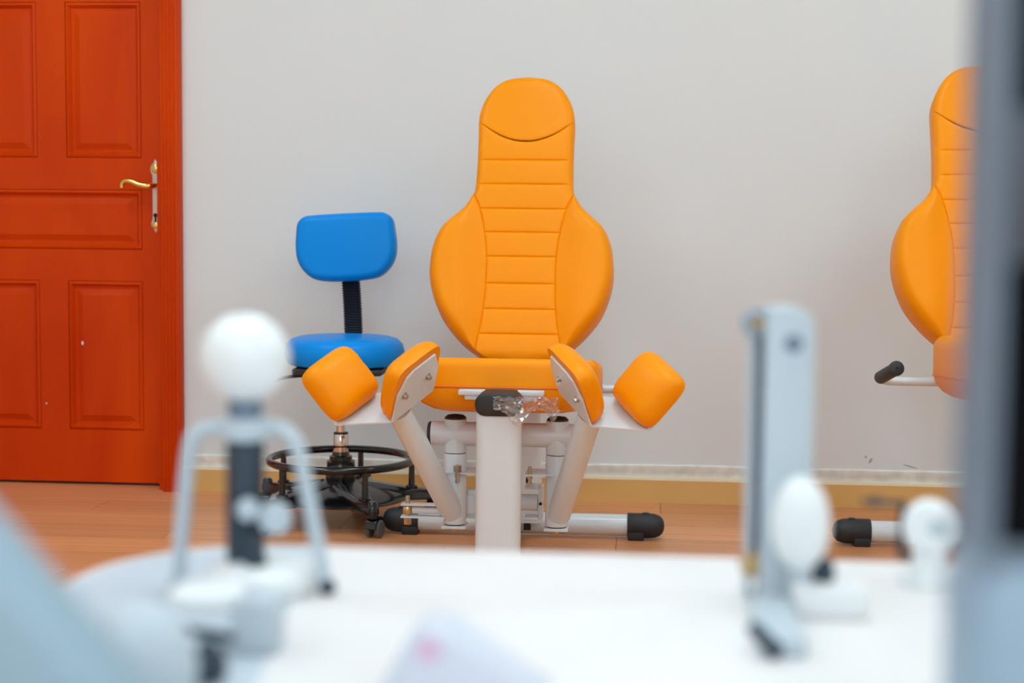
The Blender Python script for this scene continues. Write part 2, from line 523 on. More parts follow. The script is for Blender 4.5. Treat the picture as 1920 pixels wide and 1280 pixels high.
bm = N(); ball(bm, (-1.858, YD - .001, 0.477), .004, .001, .007, 10, 6); obj('paint_chip', bm, CHIP, door)
bm = N(); ball(bm, (-1.985, YD - .001, 0.272), .003, .001, .003, 10, 6); obj('paint_chip', bm, CHIP, door)

# ceiling lights
EM = emit_mat('led_diffuser', (211, 242, 255), PANEL_STRENGTH)
k = 0
for ly in (-0.9, 1.4, 3.45):
    for lx in (-1.9, 0.0, 1.9):
        t = thing('ceiling_light', 'square white ceiling light panel set in the ceiling, out of view above', 'ceiling light', (lx, ly, ZC), group='ceiling light panels')
        bm = N()
        for s in (-1, 1):
            box(bm, (s * .30, 0, -.012), (.02, .62, .024)); box(bm, (0, s * .30, -.012), (.62, .02, .024))
        obj('frame', bm, WHITEP, t)
        bm = N(); box(bm, (0, 0, -.012), (.58, .58, .012)); obj('diffuser', bm, EM, t)

# ================================================================== ORANGE TRAINING MACHINE
Y0 = 4.0
HW = [(-.014, 0.0), (-.012, .05), (0, .095), (.016, .12), (.042, .155), (.078, .19), (.123, .223), (.172, .244), (.22, .256), (.265, .2585), (.32, .252), (.367, .235),
      (.40, .208), (.435, .171), (.468, .148), (.48, .143), (.505, .1385), (.58, .1365), (.65, .137), (.70, .138), (.733, .134), (.77, .120), (.806, .094), (.829, .056), (.836, 0.0)]
_sm = smooth_path([(h, v, 0) for v, h in HW], 6)
HWS = sorted([(p.y, max(0, p.x)) for p in _sm])
def hw(v): return interp(HWS, v)
INN = [(-.02, .118), (.03, .117), (.08, .1075), (.14, .100), (.21, .097), (.30, .0985), (.374, .109), (.44, .1255), (.475, .143)]
_si = smooth_path([(h, v, 0) for v, h in INN], 6)
INS = sorted([(p.y, p.x) for p in _si])
def inn(v): return min(interp(INS, v), hw(v) - 0.001)
CH = [-.010, .063, .135, .209, .288, .360, .430, .504, .577]
def smile(u): return .634 + (abs(u) / .128) ** 2 * .055
def topv(u):
    lo, hi = .70, .836
    for _ in range(30):
        m = (lo + hi) / 2
        if hw(m) > abs(u): lo = m
        else: hi = m
    return lo

def rnd(d, r):
    q = min(max(d / r, 0.0), 1.0)
    return 1 - math.sqrt(max(0.0, 1 - (1 - q) ** 2))

def patch(fn, nu, nv):
    bm = N(); g = {}
    for i in range(nu + 1):
        for j in range(nv + 1):
            s = (1 - math.cos(PI * i / nu)) / 2; t = (1 - math.cos(PI * j / nv)) / 2
            g[i, j] = bm.verts.new(fn(s, t))
    for i in range(nu):
        for j in range(nv):
            bm.faces.new((g[i, j], g[i + 1, j], g[i + 1, j + 1], g[i, j + 1]))
    return bm

def build_backrest(root, mtx):
    OUT, RO, SE, RS = 0.020, 0.026, 0.0035, 0.008
    right = [(h, v) for v, h in HWS]
    outl = right + [(-h, v) for h, v in right[::-1][1:-1]]
    bm = N(); prism(bm, outl, -0.095, -0.012, mtx, 0.006, 3, 0.02)
    back = obj('backrest', bm, ORANGE, root)
    def finish(name, bm): return obj(name, bm, ORANGE, back, smooth=60)
    # headrest cap above the curved seam
    def f(s, t):
        u = (2 * s - 1) * .1368
        v0, v1 = smile(u), topv(u)
        if v1 < v0 + .001: v1 = v0 + .001
        v = v0 + (v1 - v0) * t
        d_out = min(hw(v) - abs(u), v1 - v); d_seam = v - v0
        w = 0.006 * (1 - (u / .14) ** 2) - max(OUT * rnd(d_out, .030), SE * rnd(d_seam, .010))
        return mtx @ Vector((u, v, w))
    finish('headrest_panel', patch(f, 32, 24))
    # channels
    for k in range(len(CH)):
        vlo = CH[k]; vhi = CH[k + 1] if k + 1 < len(CH) else None
        def f(s, t):
            if vhi is None:
                u0 = (2 * s - 1); vv = smile(u0 * .136); v = vlo + (vv - vlo) * t
            else:
                v = vlo + (vhi - vlo) * t
            neck = v >= .475
            half = hw(v) - .001 if neck else inn(v)
            u = (2 * s - 1) * half
            vt = vhi if vhi is not None else smile(u)
            d_side = half - abs(u)
            drop = max(SE * rnd(min(v - vlo, vt - v), .009), (OUT * rnd(d_side, RO)) if neck else SE * rnd(d_side, RS))
            if vlo < 0: drop = max(drop, OUT * rnd(v - vlo, .03))
            crown = 0.002 * math.sin(PI * t) * (1 - (abs(u) / half) ** 4) if half > 0 else 0
            return mtx @ Vector((u, v, crown - drop - 0.0))
        finish('back_channel', patch(f, 24, 12))
    # side wings (bolsters)
    for sg in (-1, 1):
        def f(s, t):
            v = .004 + (.476 - .004) * t
            a, b = inn(v), hw(v)
            u = a + (b - a) * s
            width = b - a
            rise = 0.030 * min(1, width / .12) * (math.sin(PI * min(s, .62) / 1.24)) ** 1.3
            d_out = b - u
            drop = max((OUT + rise) * rnd(d_out, .034 if width > .05 else max(width * .6, .004)), SE * rnd(u - a, RS))
            return mtx @ Vector((sg * u, v, rise - drop))
        finish('side_wing', patch(f, 26, 44))
    return back

def build_seat(root, dz, top_t=0.070, wide=1.0, tilt_deg=6.0, rim=.022):
    """seat tilted up towards the front; local frame: origin at front top edge"""
    tilt = math.radians(tilt_deg)
    yv = Vector((0, math.cos(tilt), -math.sin(tilt))); zv = Vector((0, math.sin(tilt), math.cos(tilt)))
    mtx = basis(Vector((0, 3.745 - Y0, 0.578 + dz)), (1, 0, 0), yv, zv)
    W, D = 0.462, 0.50
    half = [(-.0, 0.0), (.12, .002), (.178, .008), (.208, .022), (.224, .048), (.231, .09), (.231, .40), (.222, .46), (.19, .495), (0, .50)]
    sm = [(p.x, p.y) for p in smooth_path([(x, y, 0) for x, y in half], 4)]
    sm = [(x * wide, y) for x, y in sm]
    outl = sm + [(-x, y) for x, y in sm[::-1][1:-1]]
    bm = N(); prism(bm, outl, -top_t, 0.0, mtx, rim, 6, 0.004)
    seat = obj('seat', bm, ORANGE, root)
    # rounded underside of the cushion
    bm = N(); rings = []
    for sc, z in ((0.985, -top_t + .002), (0.985, -top_t - .008), (0.955, -top_t - .024), (0.88, -top_t - .042), (0.76, -top_t - .055), (0.60, -top_t - .061)):
        rings.append([mtx @ Vector((x * sc, .25 + (y - .25) * (1 - (1 - sc) * 0.6), z)) for x, y in outl])
    ringloft(bm, rings)
    obj('seat_base', bm, ORANGE, root)
    bm = N(); tube(bm, [mtx @ Vector((x * 1.001, .25 + (y - .25) * 1.001, -top_t)) for x, y in outl], .0022, 8, True); obj('piping', bm, ORANGE_D, seat)
    return seat

def flat_oval(w, h, seg=8): return rrect(w, h, min(w, h) * 0.46, seg)

def build_frame(root, dz, gup=0.0):
    Yl = lambda Y: Y - Y0
    # front post and the flat beam that carries the seat
    bm = N(); prism(bm, rrect(.107, .062, .024, 6), 0.006, .456 + dz, basis((0, Yl(3.665), 0), (1, 0, 0), (0, 1, 0), (0, 0, 1))); obj('post', bm, WHITE, root)
    bm = N(); prism(bm, flat_oval(.107, .052), 0, .70, basis((0, Yl(3.640), .479 + dz), (-1, 0, 0), (0, 0, 1), (0, 1, 0))); obj('seat_beam', bm, WHITE, root)
    bm = N(); prism(bm, flat_oval(.109, .054), -.012, 0.085, basis((0, Yl(3.640), .479 + dz), (-1, 0, 0), (0, 0, 1), (0, 1, 0)), 0.0, 3, .006); obj('beam_cap', bm, BLACKP, root)
    bm = N(); box(bm, (0, Yl(3.98), .4975 + dz * 1.0), (.20, .40, .012), .002); box(bm, (0, Yl(3.95), .488 + dz), (.16, .30, .014), .002); box(bm, (0, Yl(3.73), .498 + dz), (.205, .05, .012), .002); box(bm, (0, Yl(3.735), .487 + dz), (.175, .05, .012), .002); obj('seat_bracket', bm, WHITE, root)
    # base
    bm = N(); prism(bm, rrect(.044, .05, .012, 4), 0, .84, basis((-.030, Yl(3.62), .030), (1, 0, 0), (0, 0, 1), (0, 1, 0))); obj('base_beam', bm, WHITE, root)
    bm = N(); box(bm, (0, Yl(3.665), .004), (.20, .12, .008), .003); obj('foot_plate', bm, WHITE, root)
    bm = N(); cyl(bm, (-.31, Yl(4.455), .039), (.31, Yl(4.455), .039), .0305, seg=32); obj('crossbar', bm, WHITE, root)
    for s in (-1, 1):
        bm = N(); lathe(bm, [(.0345, 0), (.0355, .003), (.0355, .062), (.034, .078), (.029, .092), (.020, .101), (.008, .105), (.0, .1055)], (s * .300, Yl(4.455), .039), (s, 0, 0), 28)
        cap = obj('foot_cap', bm, RUBBER, root)
        bm = N(); box(bm, (s * .3245, Yl(4.455), .014), (.046, .064, .028), .004); obj('foot_block', bm, RUBBER, cap)
        bm = N(); lathe(bm, [(.010, 0), (.010, .004), (.006, .004)], (s * .352, Yl(4.455), .072), (0, 0, 1), 16); obj('plug', bm, BLACKP, cap)
    # rear upright and backrest carrier
    bm = N(); prism(bm, rrect(.085, .06, .012, 4), .05, .52 + dz, basis((0.012, Yl(4.42), 0), (1, 0, 0), (0, 1, 0), (0, 0, 1))); obj('rear_upright', bm, WHITE, root)
    bm = N(); box(bm, (0, Yl(4.53), .74 + dz), (.08, .012, .5), .003, rot=Matrix.Rotation(math.radians(-19.6), 3, 'X')); obj('back_carrier', bm, WHITE, root)
    # side handles
    for s in (-1, 1):
        bm = N()
        pth = smooth_path([(s * .02, Yl(4.25), .452 + dz), (s * .16, Yl(4.25), .452 + dz), (s * .27, Yl(4.25), .452 + dz), (s * .305, Yl(4.243), .455 + dz), (s * .318, Yl(4.22), .456 + gup * .3 + dz), (s * .312, Yl(4.17), .457 + gup * .5 + dz), (s * .304, Yl(4.10), .459 + gup * .9 + dz)], 8)
        tube(bm, pth, .0118, 14); h = obj('handle', bm, WHITE, root)
        a = Vector((s * .317, Yl(4.235), .454 + gup * .2 + dz)); b = Vector((s * .298, Yl(4.085), .462 + gup + dz)); d = (b - a).normalized()
        bm = N(); L = (b - a).length
        lathe(bm, [(.0165, 0), (.0175, .004), (.0175, L - .014), (.0195, L - .012), (.0195, L - .002), (.017, L)], a, d, 24); g = obj('grip', bm, RUBBER, h)
        bm = N(); lathe(bm, [(.0035, 0), (.0035, .0012)], b, d, 12); obj('end_hole', bm, DARK, g)

def build_leg_unit(root, s):
    """padded thigh holder on its swinging arm; s=-1 left, +1 right as seen from the front"""
    sh = -.016 if s > 0 else 0.0
    def V(x, Y, z): return Vector((-s * x + (sh if Y < 3.7 else 0.0), Y - Y0, z))           # given for the left side (x negative)
    def D(x, y, z): return Vector((-s * x, y, z))
    Q0, Q1 = V(-.369, 3.55, .437), V(-.239, 3.55, .446)
    a = D(.503, .762, .404).normalized(); L = .152
    b = D(-.63, 0, .777).normalized(); b2 = D(.216, -.567, .798).normalized()
    n1 = a.cross(b); n2 = a.cross(b2)
    if n1.z < 0: n1 = -n1                                          # towards the leg
    if n2.z > 0: n2 = -n2                                          # away from the leg, towards the middle
    bm = N()
    def plate(bm, corners, nrm, th):
        lo = [c for c in corners]; hi = [c + nrm * th for c in corners]
        ringloft(bm, [lo, hi])
    nb = a.cross(Q1 - Q0).normalized()
    if nb.z > 0: nb = -nb
    bk = obj('pad_bracket', (lambda B: (plate(B, [Q0, Q1, Q1 + a * L, Q0 + a * L], nb, .004), plate(B, [Q0, Q0 + b * .11, Q0 + a * L + b * .11, Q0 + a * L], -n1, .004), B)[2])(bm), WHITE, root, smooth=20)
    # inner plate with clipped corners
    H2 = .128
    bm = N()
    cs = [(0, 0), (L, 0), (L + .004, .012), (L + .004, H2 * .62), (L - .018, H2), (.055, H2), (.030, H2 * .92), (0.004, H2 * .62)]
    plate(bm, [Q1 + a * x + b2 * y for x, y in cs], n2, .005)
    ip = obj('pad_plate', bm, WHITE, root, smooth=20)
    for fx, fy in ((.028, .068), (.115, .072)):
        bm = N(); hexbolt(bm, Q1 + a * fx + b2 * fy + n2 * .005, n2, .0062, .009); obj('bolt', bm, STEEL, ip)
    # pads
    def pad(o, x, y, nrm, w, h, t):
        zx = x if x.cross(y).dot(nrm) > 0 else -x
        bm = N(); pillow(bm, w, h, t, basis(o, zx, y, nrm), 4.0, .5, 5.0, 22, .0022)
        return obj('pad', bm, ORANGE, root, smooth=60)
    pad(Q0 + a * (L / 2) + b * .068 + n1 * .001, a, b, n1, .162, .146, .046)
    pad(Q1 + a * (L / 2 + .003) + b2 * .070 - n2 * .001, a, b2, -n2, .170, .158, .046)
    # swinging arm tube
    bm = N(); p0, p1 = V(-.133, 3.865, .178), V(-.232, 3.625, .462)
    cyl(bm, p0, p1, .0295, seg=32); obj('arm_tube', bm, WHITE, root)
    cx = -.1275
    # pivot column
    bm = N()
    lathe(bm, [(.0275, .150), (.0285, .153), (.0285, .326), (.027, .328)], V(cx, 3.87, 0), (0, 0, 1), 32)
    obj('pivot_column', bm, WHITE, root)
    bm = N(); lathe(bm, [(.0265, .327), (.0265, .331)], V(cx, 3.87, 0), (0, 0, 1), 32); obj('bearing_gap', bm, DARK, root)
    bm = N(); lathe(bm, [(.0285, .330), (.0285, .412), (.0270, .414)], V(cx, 3.87, 0), (0, 0, 1), 32); obj('pivot_neck', bm, WHITE, root)
    bm = N(); lathe(bm, [(.0275, .412), (.0270, .417), (.021, .4225), (.010, .4245), (0, .425)], V(cx, 3.87, 0), (0, 0, 1), 32); obj('pivot_cap', bm, BLACKP, root)
    bm = N(); lathe(bm, [(.0250, .1475), (.0250, .151)], V(cx, 3.87, 0), (0, 0, 1), 28); obj('bearing_gap', bm, DARK, root)
    bm = N(); box(bm, V(cx, 3.872, .1435), (.060, .062, .007), .001); ws = obj('pivot_base', bm, WHITE, root)
    bm = N(); hexbolt(bm, V(cx, 3.865, .140), (0, 0, -1), .006, .008); obj('bolt', bm, BRASS, ws)
    # cross tube half, black end cap
    bm = N(); lathe(bm, [(.0295, 0), (.0295, .006), (.026, .010), (0, .011)], V(-.186, 3.87, .376), D(-1, 0, 0), 28); obj('tube_cap', bm, BLACKP, root)
    # stop plate with bolt
    bm = N(); xs = [(-.175, 3.845), (-.05, 3.832), (-.05, 3.93), (-.175, 3.92)]
    pts = [V(x, Y, .279) for x, Y in xs]; ringloft(bm, [pts, [p + Vector((0, 0, .004)) for p in pts]]); sp = obj('stop_plate', bm, WHITE, root, smooth=20)
    bx = -.118 if s < 0 else -.062
    bm = N(); lathe(bm, [(.0045, 0), (.0045, .040)], V(bx, 3.838, .262), (0, 0, 1), 12)
    for q in range(4): lathe(bm, [(.0095, 0), (.0105, .0015), (.0095, .003)], V(bx, 3.838, .285 + q * .0042), (0, 0, 1), 16) if s < 0 else None
    lathe(bm, [(.0075, 0), (.0075, .006)], V(bx, 3.838, .272), (0, 0, 1), 6); lathe(bm, [(.0062, 0), (.0062, .006)], V(bx, 3.838, .258), (0, 0, 1), 6)
    obj('stop_bolt', bm, STEEL, sp)

def build_damper(root):
    Yl = lambda Y: Y - Y0
    bm = N(); cyl(bm, (-.187, Yl(3.87), .376), (.187, Yl(3.87), .376), .0300, seg=36); obj('cross_tube', bm, WHITE, root)
    # flange and cylinder behind the post
    bm = N(); box(bm, (-.082, Yl(3.90), .195), (.052, .018, .074), .004); fl = obj('damper_flange', bm, WHITE, root)
    for zz in (.224, .168):
        bm = N(); hexbolt(bm, (-.068, Yl(3.891), zz), (0, -1, 0), .0035, .004); obj('bolt', bm, STEEL, fl)
    bm = N(); lathe(bm, [(.024, 0), (.024, .006), (.010, .007)], (-.094, Yl(3.891), .195), (0, -1, 0), 24); obj('flange_disc', bm, WHITE, fl)
    bm = N(); cyl(bm, (-.06, Yl(3.95), .192), (.075, Yl(3.95), .192), .021, seg=24); obj('damper_cylinder', bm, WHITE, root)
    bm = N(); box(bm, (.060, Yl(3.96), .232), (.036, .05, .008), .002); box(bm, (.060, Yl(3.96), .152), (.036, .05, .008), .002); box(bm, (.083, Yl(3.96), .192), (.010, .05, .086), .002)
    cb = obj('damper_bracket', bm, WHITE, root)
    bm = N(); lathe(bm, [(.004, 0), (.004, .004)], (.083, Yl(3.935), .192), (0, -1, 0), 12); obj('bolt', bm, DARK, cb)
    bm = N(); box(bm, (.052, Yl(3.935), .252), (.013, .013, .014), .001); obj('square_plug', bm, DARK, cb)
    bm = N(); box(bm, (.050, Yl(3.935), .132), (.018, .012, .016), .001); obj('square_plug', bm, DARK, cb)
    # clevis at the left
    bm = N()
    for zz in (.199, .168): box(bm, (-.205, Yl(3.85), zz), (.11, .030, .0045), .001)
    cv = obj('clevis', bm, WHITE, root)
    bm = N(); lathe(bm, [(.0058, -.036), (.0058, .036)], (-.244, Yl(3.85), .1835), (0, 0, 1), 14)
    obj('clevis_bolt', bm, STEEL, cv)
    bm = N(); lathe(bm, [(.0105, .002), (.0125, .006), (.0125, .018), (.0105, .022)], (-.244, Yl(3.85), .172), (0, 0, 1), 20); lathe(bm, [(.010, -.018), (.010, -.002)], (-.244, Yl(3.85), .166), (0, 0, 1), 6); obj('brass_nut', bm, BRASS, cv)
    bm = N(); cyl(bm, (-.232, Yl(3.85), .1835), (-.15, Yl(3.85), .1835), .009, seg=16); obj('damper_rod', bm, WHITE, root)

def build_machine(x, label, dz=0.0, legs=True, seat_t=.070):
    root = thing('training_chair', label, 'exercise machine', (x, Y0, 0), group='orange leg training chairs')
    d = Vector((0, .335, .9422)).normalized(); w = Vector((1, 0, 0)).cross(d)
    build_backrest(root, basis(Vector((-.008, 4.30 - Y0, .533 + dz)), (1, 0, 0), d, w))
    build_seat(root, dz + (seat_t - .070), seat_t, *((1.0, 6.0, .022) if legs else (.83, 4.0, .034)))
    build_frame(root, dz, 0.0 if legs else 0.041)
    if legs:
        build_leg_unit(root, -1); build_leg_unit(root, 1); build_damper(root)
    return root

build_machine(-.33, 'orange training chair with four thigh pads on white frame, middle of the room')
build_machine(.954, 'orange training chair cut off by the grey column at the right edge', .036, False, .105)

# crumpled clear film hanging under the seat front
bm = N(); g = {}
nu, nv = 26, 14
for i in range(nu + 1):
    for j in range(nv + 1):
        s, t = i / nu, j / nv
        x = -.338 + .150 * s
        low = .028 + .040 * math.exp(-((s - .38) / .16) ** 2) + .032 * math.exp(-((s - .93) / .07) ** 2)
        z = .503 - low * t
        yy = 3.604 + .012 * noise.noise((s * 7, t * 5, 2)) + .008 * noise.noise((s * 17, t * 13, 4)) - .012 * t
        x += .007 * noise.noise((s * 9, t * 9, 9)); z += .005 * noise.noise((s * 11, t * 8, 14))
        g[i, j] = bm.verts.new((x, yy, z))
for i in range(nu):
    for j in range(nv): bm.faces.new((g[i, j], g[i + 1, j], g[i + 1, j + 1], g[i, j + 1]))
tag(obj('plastic_wrap', bm, FILM, smooth=12), 'crumpled clear plastic film hanging from the front of the orange seat', 'plastic film')

# ================================================================== BLUE STOOL
st = thing('rolling_stool', 'blue rolling stool with backrest and black foot ring, beside the door', 'stool', (-.888, 4.60, 0))
bm = N(); lathe(bm, [(0, .472), (.150, .472), (.168, .478), (.176, .494), (.177, .515), (.172, .535), (.158, .549), (.135, .556), (.09, .559), (0, .560)], (0.015, -.02, 0), (0, 0, 1), 56); obj('seat', bm, BLUE, st)
bm = N(); box(bm, (0.015, -.02, .462), (.26, .26, .018), .004); box(bm, (.01, 0, .435), (.09, .20, .045), .006); obj('seat_mechanism', bm, BLACKP, st)
bm = N(); lathe(bm, [(.022, 0), (.024, .004), (.024, .022), (.020, .026), (.008, .027)], (.098, -.115, .447), (.15, -1, 0), 20); obj('tension_knob', bm, BLACKP, st)
bm = N(); tube(bm, smooth_path([(-.03, 0, .44), (-.14, -.03, .436), (-.19, -.05, .425), (-.215, -.06, .415)], 6), .005, 10); lv = obj('lever', bm, BLACKP, st)
# backrest, slightly rolled
roll = math.radians(3.4)
bx = Vector((math.cos(roll), 0, math.sin(roll))); bz = Vector((-math.sin(roll), 0.10, math.cos(roll))).normalized(); by = bx.cross(bz)
half = [(0, .104), (.09, .103), (.125, .099), (.146, .080), (.152, .045), (.155, .005), (.150, -.035), (.130, -.070), (.098, -.094), (.05, -.102), (0, -.103)]
smh = [(p.x, p.y) for p in smooth_path([(x, y, 0) for x, y in half], 5)]
outl = smh + [(-x, y) for x, y in smh[::-1][1:-1]]
bm = N(); bmx = basis(Vector((-.014, .155, .815)), bx, bz, -by if by.y > 0 else by)
zdir = Vector((bmx[0][2], bmx[1][2], bmx[2][2]))
prism(bm, outl, -.035, .030, bmx, .024, 6, .015)
for v in bm.verts:
    q = bmx.inverted() @ v.co
    if q.z > 0.028:                       # gently hollowed front
        pass
obj('backrest', bm, BLUE, st)
# ribbed stem cover
bm = N(); rings = []
nr = 30
for i in range(nr * 2 + 1):
    t = i / (nr * 2)
    z = .50 + (.735 - .50) * t
    big = (i % 2 == 0)
    w_, d_ = (.0295, .0155) if big else (.0255, .0115)
    cxx = .005 - .014 * t; cyy = .185 + .018 * math.sin(PI * t * .8)
    rings.append([Vector((cxx + x, cyy + y, z)) for x, y in rrect(w_ * 2, d_ * 2, .008, 3)])
ringloft(bm, rings); obj('ribbed_stem', bm, mat('ribbed_rubber', (40, 45, 54), .4), st, smooth=20)
bm = N(); tube(bm, smooth_path([(0, .05, .445), (0, .15, .44), (.003, .182, .455), (.005, .185, .51)], 6), .014, 12); obj('stem_bar', bm, BLACKP, st)
# column
bm = N(); cyl(bm, (0, 0, .26), (0, 0, .455), .0135, seg=24); obj('gas_rod', bm, CHROME, st)
bm = N(); lathe(bm, [(.021, .205), (.0222, .208), (.0222, .262), (.0205, .265)], (0, 0, 0), (0, 0, 1), 28); obj('chrome_sleeve', bm, CHROME, st)
bm = N(); lathe(bm, [(.0215, .262), (.0215, .268), (.014, .270)], (0, 0, 0), (0, 0, 1), 28); obj('sleeve_cap', bm, BLACKP, st)
bm = N(); lathe(bm, [(.024, .210), (.026, .200), (.034, .197), (.034, .186), (.042, .183), (.043, .162), (.046, .158), (.046, .138), (.043, .120), (.032, .095), (.024, .07), (.020, .045)], (0, 0, 0), (0, 0, 1), 32); obj('column_cover', bm, GLOSSB, st)
# dish-shaped five-arm base
bm = N(); lathe(bm, [(.018, .040), (.10, .052), (.20, .072), (.208, .078), (.20, .086), (.12, .108), (.05, .125), (.02, .128)], (0, 0, 0), (0, 0, 1), 48); base = obj('base', bm, GLOSSB, st)
ANG = [math.radians(-60 + 72 * k) for k in range(5)]
for a in ANG:
    ca, sa = math.cos(a), math.sin(a); e = Vector((ca, sa, 0)); f = Vector((-sa, ca, 0))
    bm = N(); rings = []
    for r, w, zt, zb in ((.04, .055, .128, .09), (.12, .046, .114, .075), (.20, .032, .100, .066), (.262, .023, .094, .066), (.285, .016, .090, .070)):
        rings.append([e * r + f * (-w) + Vector((0, 0, zt - .008)), e * r + f * (-w * .7) + Vector((0, 0, zt)), e * r + f * (w * .7) + Vector((0, 0, zt)), e * r + f * w + Vector((0, 0, zt - .008)), e * r + f * w + Vector((0, 0, zb)), e * r - f * w + Vector((0, 0, zb))])
    ringloft(bm, rings); obj('base_arm', bm, GLOSSB, st)
    bm = N(); p = e * .212
    lathe(bm, [(.012, .095), (.0095, .11), (.0085, .186)], p, (0, 0, 1), 16); lathe(bm, [(.018, .088), (.018, .104), (.012, .108)], p, (0, 0, 1), 16); obj('ring_support', bm, GLOSSB, st)
# foot ring
bm = N(); tube(bm, [Vector((.212 * math.cos(2 * PI * k / 64), .212 * math.sin(2 * PI * k / 64), .186)) for k in range(64)], .0115, 14, True); obj('foot_ring', bm, GLOSSB, st)
bm = N()
CASTER_DIR = [75, 100, 200, 150, 250]
proto = None
for a, cdg in zip(ANG, CASTER_DIR):
    p = Vector((.274 * math.cos(a), .274 * math.sin(a), 0)); c = math.radians(cdg); t = Vector((math.cos(c), math.sin(c), 0)); nrm = Vector((-math.sin(c), math.cos(c), 0))
    bm = N(); lathe(bm, [(.015, .058), (.016, .064), (.016, .100), (.011, .106)], p, (0, 0, 1), 18)
    hood = []
    q = p + t * .016
    for k in range(9):
        an = PI * (.02 + .96 * k / 8)
        hood.append(q + Vector((0, 0, .028)) + t * (.034 * math.cos(an)) + Vector((0, 0, .034 * math.sin(an))))
    rings = [[h + nrm * (-.016) for h in hood] + [q + t * (-.028) + nrm * (-.016) + Vector((0, 0, .026)), q + t * .028 + nrm * (-.016) + Vector((0, 0, .026))], ]
    rings.append([v + nrm * .032 for v in rings[0]]); ringloft(bm, rings)
    cs = obj('caster', bm, GLOSSB, st)
    for s in (-1, 1):
        bm = N(); lathe(bm, [(.018, 0), (.024, .002), (.025, .006), (.025, .012), (.022, .015)], q + nrm * (s * .007) + Vector((0, 0, .0255)), nrm * s, 24); obj('wheel', bm, mat('caster_grey', (92, 94, 96), .5) if a == ANG[0] else BLACKP, cs)

# ================================================================== FOREGROUND: WHITE TABLE WITH HAND TRAINING DEVICES
TZ = 0.65
tb = thing('work_table', 'white laminate table with a rounded corner across the foreground', 'table', (0, 0, 0))
TX0, TX1, TY0, TY1 = -.428, .95, .36, 1.282
pts = []
def arc(cx, cy, r, a0, a1, n=12):
    for k in range(n + 1):
        a = math.radians(a0 + (a1 - a0) * k / n); pts.append((cx + r * math.cos(a), cy + r * math.sin(a)))
R1 = .14
arc(TX1 - R1, TY1 - R1, R1, 0, 90); arc(TX0 + R1, TY1 - R1, R1, 90, 180); arc(TX0 + .05, TY0 + .05, .05, 180, 270); arc(TX1 - .05, TY0 + .05, .05, 270, 360)
bm = N(); prism(bm, pts, TZ - .028, TZ, None, .006, 3); obj('tabletop', bm, TABLEW, tb)
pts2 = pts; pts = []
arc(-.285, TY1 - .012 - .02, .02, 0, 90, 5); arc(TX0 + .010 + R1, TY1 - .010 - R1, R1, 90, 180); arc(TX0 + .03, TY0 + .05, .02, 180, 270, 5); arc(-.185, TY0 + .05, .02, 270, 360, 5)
bm = N(); prism(bm, pts, TZ - .002, TZ + .0006, None, .0004, 2); part_label(obj('grey_tone_sheet', bm, mat('tone_sheet_grey', (196, 205, 214), .5), tb), 'pale grey sheet added over the left of the tabletop')  # thin sheet added to make the left of the tabletop greyer
for lx in (TX0 + .09, TX1 - .09):
    for ly in (TY0 + .09, TY1 - .11):
        bm = N(); cyl(bm, (lx, ly, 0), (lx, ly, TZ - .027), .022, seg=20); lg = obj('leg', bm, GREYW, tb)
        bm = N(); cyl(bm, (lx, ly, 0.0), (lx, ly, .02), .026, seg=20); obj('foot', bm, RUBBER, lg)
bm = N(); box(bm, ((TX0 + TX1) / 2, TY1 - .11, TZ - .058), (TX1 - TX0 - .22, .025, .06), .003); obj('apron', bm, GREYW, tb)
bm = N(); box(bm, ((TX0 + TX1) / 2, TY0 + .09, TZ - .058), (TX1 - TX0 - .22, .025, .06), .003); obj('apron', bm, GREYW, tb)

# A: ball-topped grip trainer on a splayed stand
A = thing('grip_trainer', 'white ball on a dark post with splayed white legs, left on the table', 'hand trainer', (-.287, 1.12, TZ))
bm = N(); ball(bm, (0, 0, .172), .0325, seg=40, rings=24); obj('ball', bm, WHITEP, A)
bm = N(); lathe(bm, [(.011, .100), (.011, .128), (.013, .132), (.012, .145)], (0, 0, 0), (0, 0, 1), 24); obj('neck', bm, MIDGREY, A)
bm = N(); lathe(bm, [(.0135, .022), (.0140, .026), (.0140, .112), (.0130, .114)], (0, 0, 0), (0, 0, 1), 28); obj('post', bm, SLATE, A)
bm = N(); tube(bm, smooth_path([(-.050, -.004, .004), (-.046, -.004, .05), (-.041, -.004, .098), (-.036, -.004, .115), (-.024, -.002, .121), (0, 0, .121), (.024, -.002, .121), (.034, -.004, .116), (.041, -.004, .102), (.052, -.004, .05), (.0615, -.004, .003)], 6), .0056, 12); obj('splayed_legs', bm, GREYW, A)
bm = N(); lathe(bm, [(.016, .112), (.018, .114), (.018, .126), (.016, .128)], (0, 0, 0), (0, 0, 1), 24); obj('collar', bm, GREYW, A)
bm = N(); ball(bm, (.062, -.006, .006), .007, .007, .006, 16, 10); obj('leg_tip', bm, SLATE, A)
bm = N(); ball(bm, (-.050, -.006, .006), .007, .007, .006, 16, 10); obj('leg_tip', bm, GREYW, A)
bm = N(); lathe(bm, [(.036, 0), (.040, .003), (.040, .014), (.034, .020), (.018, .024)], (.012, 0, 0), (0, 0, 1), 36); obj('base', bm, WHITEP, A)
bm = N(); ball(bm, (.007, -.020, .064), .0085, seg=20, rings=12); obj('small_knob', bm, GREYW, A)
bm = N(); lathe(bm, [(.009, 0), (.012, .003), (.012, .010), (.009, .013)], (.023, -.006, .057), (.3, -1, 0), 24); obj('disc_knob', bm, GREYW, A)
bm = N(); cyl(bm, (.012, -.016, .023), (.009, -.016, .046), .008, .006, 16); obj('clamp', bm, SLATE, A)

